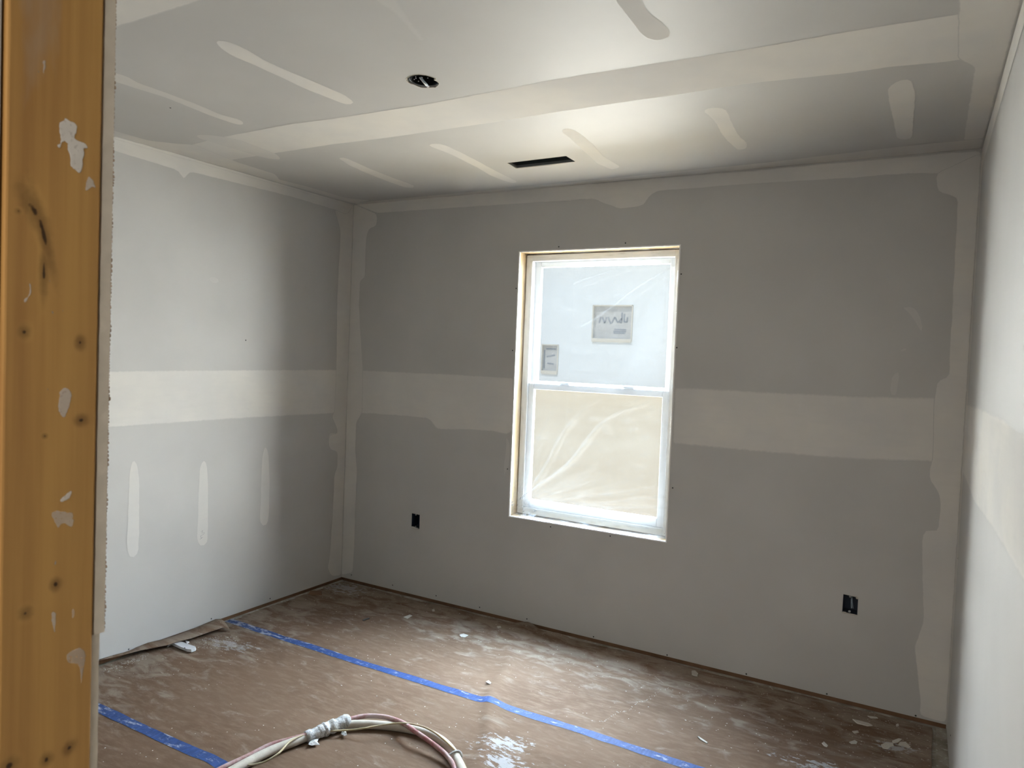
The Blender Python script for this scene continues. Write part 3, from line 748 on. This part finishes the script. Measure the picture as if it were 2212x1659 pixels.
# ------------------------------------------------------------------ floor covering
def ridge(x, y):
    h = 0
    # long crease running from the window wall toward the hose
    c = 1.43+(-y-.25)*.44+.02*math.sin(y*9); d = x-c
    k = min(1, max(0, (-y-.22)/.25))*min(1, max(0, (1.75+y)/.3))
    s = .060 if d > 0 else .034
    h += .014*k*math.exp(-(d/s)**2)
    c = .95+(-y-.8)*.12; d = x-c; h += .005*math.exp(-(d/.05)**2)*min(1, max(0, (-y-.95)/.2))
    d = (x-2.25)*.8+(y+1.35)*.6; h += .006*math.exp(-(d/.05)**2)*min(1, max(0, (-y-.98)/.15))
    return h
def hgt(x, y):
    h = ridge(x, y)
    h += .0045*(noise.noise(Vector((x*2.6, y*3.4, 0)))+.5) + .0022*noise.noise(Vector((x*7, y*15+x*4, 3)))+.0011*noise.noise(Vector((x*16+y*9, y*30, 7)))
    # lifted waves at the wall edge
    wv = max(0, 1+y/.14)
    for c, a, s in ((1.40, .022, .07), (1.60, .018, .055), (.95, .008, .12), (2.2, .006, .2)):
        h += a*wv*math.exp(-((x-c)/s)**2)
    return FLZ+max(0, h)
def sheet(x0, x1, y0, y1, label, name='floor_paper', nx=None, ny=None):
    nx = nx or int((x1-x0)/.014); ny = ny or int((y1-y0)/.014)
    V = []; Fc = []
    for j in range(ny+1):
        for i in range(nx+1):
            x = x0+(x1-x0)*i/nx; y = y0+(y1-y0)*j/ny
            if j == ny and y1 > -.1: y += .008*noise.noise(Vector((x*4, 0, 2)))-.004+.02*math.exp(-((x-1.4)/.07)**2)
            if i == nx and x1 > 3: x += .008*noise.noise(Vector((0, y*5, 2)))
            V.append((x, y, hgt(x, y)+.0006))
    for j in range(ny):
        for i in range(nx): a = j*(nx+1)+i; Fc.append((a, a+1, a+nx+2, a+nx+1))
    o = obj(name, pydata(name, V, Fc), M_KRAFT, None, smooth=True)
    tag(o, label, 'floor paper', 'brown paper strips covering the floor'); return o
Y1, Y2 = -.909, -1.856
sheet(.022, 3.372, Y1, -.022, 'brown floor paper strip along the window wall, dusty with plaster')
sheet(.020, 3.385, Y2, Y1-.0008, 'brown floor paper strip between the two blue tape lines')
sheet(.020, 3.40, -2.80, Y2-.0008, 'brown floor paper strip in front of the nearer tape line')
# dusty subfloor strip left bare by the right wall
bm = bmesh.new(); ny = 60; V = []; Fc = []
bo = boxo('floor_board', M_SUB, floor, 3.387, 3.436, -3.1, -.012, -.0118, FLZ+.0035)
bo = boxo('floor_board', M_SUB, floor, .0, .030, -.89, -.004, -.0118, FLZ+.0025)

def tape(xa, xb, yc, label):
    n = int((xb-xa)/.012); V = []; Fc = []
    offs = (-.0245, -.012, 0, .012, .0245)
    for i in range(n+1):
        x = xa+(xb-xa)*i/n
        yy = yc(x)
        for o_ in offs:
            jj = .0010*noise.noise(Vector((x*60, o_*50, 1))) if abs(o_) > .02 else 0
            yv = yy+o_+jj; V.append((x, yv, hgt(x, yv)+.0016+.0005*abs(noise.noise(Vector((x*25, o_*90, 0))))))
    m = len(offs)
    for i in range(n):
        for k in range(m-1): a = i*m+k; Fc.append((a, a+m, a+m+1, a+1))
    o = obj('masking_tape', pydata('masking_tape', V, Fc), M_TAPE, None, smooth=True)
    tag(o, label, 'tape', 'blue tape lines on the floor paper')
tape(.018, 3.35, lambda x: -.905-.004*math.sin(x*2.2)-.006*max(0, x-1.8), 'long strip of blue masking tape on the floor nearer the window wall')
tape(.05, 3.35, lambda x: -1.853-.003*math.sin(x*2), 'strip of blue masking tape running under the hose bundle')

# paper flap folded up along the left wall
flow = [hit(*p, 2, .018) for p in Z(200, 1280, 4.424, [(1315, 335), (1250, 340), (1100, 388), (950, 437), (820, 475), (700, 512), (560, 535), (450, 562), (330, 592), (200, 620), (60, 660)])]
top = []
for i, p in enumerate(flow):
    top.append(Vector((.004, p.y+.05*(1-i/10)+.01, .014+.006*math.sin(i*1.3))))
V = []; Fc = []; m = 6
for i, p in enumerate(flow):
    for k in range(m):
        t = k/(m-1); q = top[i].lerp(p, t)
        q.z = top[i].z*(1-t)+(.0 + .020 - (.012 if i == 0 else 0))*t+.007*math.sin(t*PI)+.002*math.sin(i*2.1+k)
        V.append(q)
for i in range(len(flow)-1):
    for k in range(m-1): a = i*m+k; Fc.append((a, a+1, a+m+1, a+m))
o = obj('paper_flap', pydata('paper_flap', V, Fc), M_KRAFT, None, smooth=True)
so_ = o.modifiers.new('s', 'SOLIDIFY'); so_.thickness = .0006
tag(o, 'torn brown paper flap curling up against the left wall', 'paper flap')

# ------------------------------------------------------------------ hose bundle
def fl(u, v, h): return hit(u, v, 2, FLZ+.006+h)
he = [(380, 1720), (470, 1682), (523, 1653), (582, 1623), (626, 1606), (662, 1592), (706, 1576), (748, 1566), (788, 1565), (832, 1567.5), (876, 1573), (926, 1585), (958, 1603), (979, 1626), (993, 1652), (1003, 1685), (1008, 1730)]
re_ = [(360, 1718), (440, 1680), (482, 1658), (538, 1632), (582, 1610), (616, 1600), (660, 1588), (706, 1569), (748, 1556), (788, 1547), (832, 1549), (870, 1561.6), (891, 1576), (926, 1600), (958, 1625), (974, 1644), (982, 1662), (990, 1700), (992, 1740)]
rh = [.012, .012, .012, .014, .018, .022, .026, .03, .032, .034, .034, .040, .046, .036, .026, .02, .014, .012, .012]
co = [(430, 1705), (509, 1657), (545, 1652), (573, 1645), (603, 1626), (626, 1602), (656, 1588), (706, 1580), (756, 1577), (788, 1573), (826, 1566), (870, 1562), (908, 1568), (935, 1580), (958, 1597), (979, 1617), (995, 1638), (1010, 1670), (1018, 1720)]
ch = [.01, .02, .015, .022, .036, .038, .030, .020, .020, .034, .038, .052, .042, .038, .036, .034, .02, .012, .012]
hb = empty('hose_bundle', fl(706, 1576, 0)); tag(hb, 'looped bundle of plaster-coated hoses and cord on the floor paper', 'hose')
P_h = smooth_path([fl(u, v, .016) for u, v in he], 8)
obj('beige_hose', tube(P_h, .0165, 18), M_HOSE, hb, True)['label'] = 'thick beige hose caked in plaster'
obj('red_hose', tube(smooth_path([fl(u, v, h) for (u, v), h in zip(re_, rh)], 8), .0092, 14), M_RED, hb, True)['label'] = 'thinner red hose dusted white'
obj('cord', tube(smooth_path([fl(u, v, h) for (u, v), h in zip(co, ch)], 8), .0036, 10), M_CORD, hb, True)['label'] = 'thin yellowed cord'
def wrap(name, pa, pb, R, seed, n=26, lump=.0030):
    pth = smooth_path([pa, (pa+pb)/2+Vector((0, 0, .002)), pb], n//2); seg = 24
    rad = [[R*(1+.06*math.sin(i*.7)) + lump*noise.noise(Vector((i*.55+seed, math.cos(2*PI*k/seg)*1.5, math.sin(2*PI*k/seg)*1.5))) + .0012*noise.noise(Vector((i*2.1+seed, k*.8, 0))) + (.0012 if (i//3) % 2 else 0) for k in range(seg)] for i in range(len(pth))]
    return obj(name, tube(pth, lambda i: rad[i], seg), M_WRAP, hb, True)
wrap('tape_wrap', fl(697, 1578, .020), fl(747, 1560, .022), .0250, 1, lump=.0035)
wrap('tape_wrap', fl(661, 1592, .018), fl(690, 1582, .019), .0205, 5, n=14, lump=.002)
wrap('tape_wrap', fl(686, 1583, .020), fl(702, 1577, .020), .0225, 9, n=10, lump=.004)
wrap('tape_wrap', fl(742, 1562, .022), fl(751, 1559, .022), .0265, 3, n=6, lump=.001)
# thin tie near the free bend
tie = []
c = fl(982, 1634, .018); dirv = (fl(993, 1652, .016)-fl(979, 1626, .016)).normalized(); s1 = dirv.cross(Vector((0, 0, 1))).normalized()
for k in range(25):
    a = 2*PI*k/24; tie.append(c+s1*math.cos(a)*.027+Vector((0, 0, 1))*max(-.016, math.sin(a)*.019)+dirv*(.004*math.sin(a*2)))
obj('tie', tube(tie, .004, 8), M_WRAP, hb, True)
def torn(name, px, h, mat, parent, thick=.0012):
    V = [fl(u, v, h+random.random()*.008) for u, v in px]; n = len(V); c = sum(V, Vector())/n+Vector((0, 0, .006))
    V.append(c); Fc = [(i, (i+1) % n, n) for i in range(n)]
    o = obj(name, pydata(name, V, Fc), mat, parent); s = o.modifiers.new('s', 'SOLIDIFY'); s.thickness = thick; return o
G = lambda p: Z(450, 1400, 3.403, p)
torn('tape_end', G([(815, 660), (800, 690), (818, 712), (780, 712), (762, 718), (735, 710), (745, 690), (770, 665)]), .002, M_WRAP, hb)
torn('tape_end', G([(985, 610), (1010, 608), (1018, 640), (1000, 645), (975, 632)]), .004, M_WRAP, hb)

# ------------------------------------------------------------------ debris
E6 = lambda p: Z(200, 1280, 4.424, p)
def slab_chip(name, px, th, mat, label, cat='plaster chip', group=None, base=None):
    """irregular flat piece lying on the paper"""
    P = [fl(u, v, 0) for u, v in px]; c = sum(P, Vector())/len(P)
    zb = max(hgt(p.x, p.y) for p in P)+.0008 if base is None else base
    bm = bmesh.new(); lo_ = [bm.verts.new((p.x, p.y, zb)) for p in P]
    hi = [bm.verts.new((c.x+(p.x-c.x)*.94, c.y+(p.y-c.y)*.94, zb+th*(.8+.4*random.random()))) for p in P]
    n = len(P); bm.faces.new(lo_[::-1]); bm.faces.new(hi)
    for i in range(n): bm.faces.new((lo_[i], lo_[(i+1) % n], hi[(i+1) % n], hi[i]))
    bmesh.ops.recalc_face_normals(bm, faces=bm.faces); bmesh.ops.triangulate(bm, faces=bm.faces)
    o = obj(name, bm, mat); tag(o, label, cat, group); return o
M_SCRAP = simple('scrap_face', (.50, .50, .51), .8, .2, var=.08, scale=40)
sp = E6([(735, 480), (770, 470), (815, 487), (890, 515), (990, 552), (985, 568), (945, 582), (900, 575), (845, 553), (780, 525), (725, 500)])
sc_ = slab_chip('drywall_scrap', sp, .011, M_SCRAP, 'pale drywall offcut lying askew by the curled paper at left wall', 'drywall scrap', base=.004)
hp = E6([(712, 525), (725, 495), (735, 478), (770, 466), (815, 480), (820, 492), (770, 485), (745, 500), (735, 512), (720, 520)])
P = [fl(u, v, .012) for u, v in hp]
V = [p+Vector((0, 0, .004*math.sin(i*1.7))) for i, p in enumerate(P)]; c = sum(V, Vector())/len(V); V.append(c)
oo = obj('torn_face', pydata('torn_face', V, [(i, (i+1) % len(P), len(P)) for i in range(len(P))]), M_CHIP, sc_)
px = E6([(880, 528)])[0]; q = hit(px[0], px[1], 2, .0165)
m = bmesh.new(); bmesh.ops.create_cone(m, segments=10, radius1=.0028, radius2=.0022, depth=.0024, cap_ends=True); bmesh.ops.translate(m, verts=m.verts, vec=q); obj('screw_hole', m, M_SCREW, sc_)
GR = 'plaster chips on the floor paper'
slab_chip('plaster_chip', E6([(885, 465), (925, 475), (900, 492)]), .006, M_WIREW, 'small white triangular chip beside the drywall offcut', group=GR)
F7 = lambda p: Z(1400, 1250, 2.724, p)
for pts, th, lab in (
    (F7([(255, 548), (275, 545), (295, 562), (290, 574), (270, 570), (257, 565)]), .008, 'pale folded chip by the window wall below the window'),
    (F7([(1202, 826), (1240, 836), (1300, 852), (1322, 864), (1290, 866), (1230, 850)]), .004, 'long thin curved sliver near the right corner'),
    (F7([(1370, 975), (1400, 962), (1440, 965), (1448, 985), (1425, 990), (1410, 1004), (1380, 998)]), .0015, 'flat white chip, broadest near the right corner'),
    (F7([(1435, 955), (1475, 940), (1495, 945), (1470, 965), (1440, 970)]), .0015, 'flat white chip just behind the broadest chip'),
    (F7([(1480, 962), (1515, 960), (1545, 990), (1535, 998), (1500, 985), (1470, 980)]), .0015, 'curved flat chip right of the broadest chip'),
    (F7([(1182, 962), (1215, 950), (1232, 960), (1225, 972), (1195, 972)]), .002, 'small flat chip left of the broadest chip'),
    (F7([(1200, 895), (1225, 892), (1242, 902), (1215, 908)]), .002, 'small flat chip just below the thin sliver'),
    (F7([(1290, 805), (1345, 812), (1355, 820), (1310, 818)]), .002, 'thin flake beside the wall gap near right corner'),
    (F7([(1458, 860), (1472, 856), (1476, 868), (1462, 872)]), .004, 'small crumb on bare dusty area near right corner'),
    (F7([(1022, 970), (1035, 962), (1058, 985), (1052, 992), (1035, 985)]), .003, 'narrow chip in the scuffed area left of the broad chips'),
    (F7([(290, 928), (300, 930), (352, 966), (345, 970), (310, 948)]), .003, 'thin white curl on bare paper right of centre'),
    (Z(900, 1350, 3.352, [(500, 418), (520, 410), (540, 425), (530, 435), (512, 428)]), .003, 'small white lump beside the long paper crease'),
    (Z(600, 1180, 2.765, [(1085, 525), (1110, 518), (1140, 528), (1120, 540), (1095, 538)]), .0008, 'white smeared chip left of the paper crease'),
    (Z(600, 1180, 2.765, [(1308, 482), (1330, 478), (1336, 487), (1315, 491)]), .003, 'round pale chip near the lifted paper edge'),
    (Z(600, 1180, 2.765, [(920, 378), (935, 376), (938, 386), (924, 387)]), .004, 'tiny pale chip nearer the left corner'),
    (Z(600, 1180, 2.765, [(750, 420), (790, 405), (805, 412), (775, 430)]), .001, 'faint flat flake nearer the left corner')):
    slab_chip('plaster_chip', pts, th, M_CHIP, lab, group=GR)
slab_chip('wood_sliver', Z(600, 1180, 2.765, [(505, 438), (545, 424), (550, 429), (512, 443)]), .003, M_SCREW, 'dark splinter lying on the paper near the left corner', 'splinter')
slab_chip('cardboard_scrap', Z(600, 1180, 2.765, [(180, 285), (195, 262), (262, 266), (264, 290)]), .002, M_BROWNP, 'small brown cardboard scrap near the left corner', 'scrap')
# uncountable crumbs and dust flakes
V = []; Fc = []
def crumb(x, y, s):
    if abs(y+.907) < .035 or abs(y+1.853) < .035: return
    z = hgt(x, y)+.0007; i = len(V); a = random.random()*6.28; e = .4+random.random()
    for k in range(4):
        t = a+k*PI/2+random.random()*.6; V.append((x+s*math.cos(t)*(1+e*(k % 2)), y+s*math.sin(t), z))
    V.append((x, y, z+s*(.3+.5*random.random())))
    for k in range(4): Fc.append((i+k, i+(k+1) % 4, i+4))
for _ in range(1100):
    q = random.random()
    if q < .35: x, y = 3.38-abs(random.gauss(0, .35)), -abs(random.gauss(0, .45))-.03
    elif q < .55: x, y = abs(random.gauss(0, .35))+.03, -random.random()*1.6
    elif q < .75: x, y = random.random()*3.3+.05, -abs(random.gauss(0, .22))-.03
    else: x, y = random.random()*3.3+.05, -random.random()*2.3-.04
    if 1.1 < x < 2.1 and y < -1.25: continue
    if .02 < x < 3.37 and y < -.03: crumb(x, y, .0005+abs(random.gauss(0, .0011)))
# crumbs fallen in a curved line
for k in range(46):
    t = k/45
    u = 1294+150*t; v = 1557-74*t**1.15+3*math.sin(t*20)
    p = fl(u, v, 0); crumb(p.x+random.gauss(0, .004), p.y+random.gauss(0, .004), .0010+random.random()*.0014)
for k in range(12):
    t = k/11; p = fl(1433-18*t, 1474-14*t, 0); crumb(p.x, p.y, .0014)
for k in range(160):
    t = random.random(); p = fl(225+95*t+random.gauss(0, 4), 1448-33*t+random.gauss(0, 3), 0)
    if p.x > .03: crumb(p.x, p.y, .0012+random.random()*.0015)
for k in range(120):
    p = fl(425+random.random()*90, 1372+random.random()*28, 0); crumb(p.x, p.y, .0012+random.random()*.002)
cr = obj('plaster_crumbs', pydata('plaster_crumbs', V, Fc), M_CHIP)
tag(cr, 'fine white plaster crumbs scattered over the brown floor paper', 'crumbs', kind='stuff')

# ------------------------------------------------------------------ outside: rising dirt lot and the wrapped house across it
t = NT('sandy_soil'); M_SOIL = t.set(t.mix(t.ramp(t.noise(.35, 5), .3, .7), (.80, .65, .46), (.86, .72, .53)), .95, .1)
V = []; Fc = []; nx, ny = 40, 40
for j in range(ny+1):
    for i in range(nx+1):
        x = -34+60*i/nx; y = .35+60*j/ny
        k = min(1, max(0, (y-6)/13)); z = -.62+1.02*k*k*(3-2*k)+.06*noise.noise(Vector((x*.25, y*.25, 0)))*min(1, max(0, y/10))
        V.append((x, y, z))
for j in range(ny):
    for i in range(nx): a = j*(nx+1)+i; Fc.append((a, a+1, a+nx+2, a+nx+1))
gr = obj('ground', pydata('ground', V, Fc), M_SOIL, None, True); tag(gr, kind='structure')
YH = 20.0
M_WRAPH = simple('white_house_wrap', (.74, .80, .86), .7, .2, var=.02, scale=1)
M_TRIMH = simple('sheathing_trim', (.62, .60, .54), .8, .2)
M_HGLASS = simple('hazy_glass', (.47, .48, .49), .5, .3, var=.2, scale=3)
M_HMARK = simple('window_marks', (.27, .30, .34), .7, .2, var=.2, scale=6)
M_ROOF = simple('grey_roof', (.15, .15, .16), .8, .2)
hs = empty('neighbour_house', (-6, YH, .4)); tag(hs, 'white-wrapped house under construction seen through the window plastic', 'house')
hw = [(-7.055, -5.61, 2.235, 3.394), (-9.0, -8.357, 1.03, 1.98)]
slab('wall', [(-16, .2), (6, .2), (6, 7.2), (-16, 7.2)], [[(a, c_), (a, d_), (b_, d_), (b_, c_)] for a, b_, c_, d_ in hw]+[[(.5, 1.2), (.5, 2.6), (1.7, 2.6), (1.7, 1.2)]], lambda a, b_, d: (a, YH+d, b_), .2, M_WRAPH, hs)
cx('side_wall', M_WRAPH, hs, -16, -15.8, YH+.2, YH+9, .2, 7.2); cx('side_wall', M_WRAPH, hs, 5.8, 6, YH+.2, YH+9, .2, 7.2); cx('back_wall', M_WRAPH, hs, -15.8, 5.8, YH+8.8, YH+9, .2, 7.2)
obj('roof', pydata('roof', [(-16.6, YH-.6, 7.1), (6.6, YH-.6, 7.1), (6.6, YH+4.5, 10), (-16.6, YH+4.5, 10), (-16.6, YH+9.6, 7.1), (6.6, YH+9.6, 7.1)], [(0, 1, 2, 3), (3, 2, 5, 4), (0, 3, 4), (1, 5, 2)]), M_ROOF, hs)
for a, b_, c_, d_ in hw+[(.5, 1.7, 1.2, 2.6)]:
    s = bmesh.new(); e = .05
    box(s, a-.02, a+.02, YH-.03, YH+.1, c_-e, d_+.02); box(s, b_-.02, b_+.02, YH-.03, YH+.1, c_-e, d_+.02); box(s, a, b_, YH-.03, YH+.1, d_-.02, d_+.02); box(s, a, b_, YH-.05, YH+.1, c_-.10, c_+.02)
    wf = obj('window_frame', s, M_TRIMH, hs)
    g = obj('pane', box(bmesh.new(), a, b_, YH+.08, YH+.10, c_, d_), M_HGLASS); g.parent = wf
def mark(parent_box, strokes, wdt):
    a, b_, c_, d_ = parent_box
    s = bmesh.new()
    for (u0, v0, u1, v1) in strokes:
        p0 = Vector((a+(b_-a)*u0, YH+.07, c_+(d_-c_)*v0)); p1 = Vector((a+(b_-a)*u1, YH+.07, c_+(d_-c_)*v1))
        d = (p1-p0).normalized(); nrm = Vector((-d.z, 0, d.x))*wdt*.5
        q = [p0+nrm, p0-nrm, p1-nrm, p1+nrm]
        f = [s.verts.new(v) for v in q]+[s.verts.new(v+Vector((0, .008, 0))) for v in q]
        for idx in ((0, 1, 2, 3), (7, 6, 5, 4), (0, 4, 5, 1), (1, 5, 6, 2), (2, 6, 7, 3), (3, 7, 4, 0)): s.faces.new([f[i] for i in idx])
    obj('window_marking', s, M_HMARK, hs)
mark(hw[0], [(.14, .48, .18, .66), (.22, .66, .28, .48), (.28, .48, .33, .66), (.37, .66, .44, .46), (.46, .48, .54, .66), (.54, .66, .62, .50), (.64, .52, .72, .62), (.72, .50, .72, .80), (.64, .52, .72, .50), (.78, .52, .78, .76), (.85, .52, .86, .66), (.78, .52, .86, .52)], .055)
mark(hw[0], [(.52, .24, .84, .24), (.54, .30, .84, .29), (.52, .19, .82, .19)], .05)
mark(hw[1], [(.2, .85, .8, .85), (.25, .55, .75, .62), (.1, .1, .1, .8), (.3, .3, .7, .28)], .05)
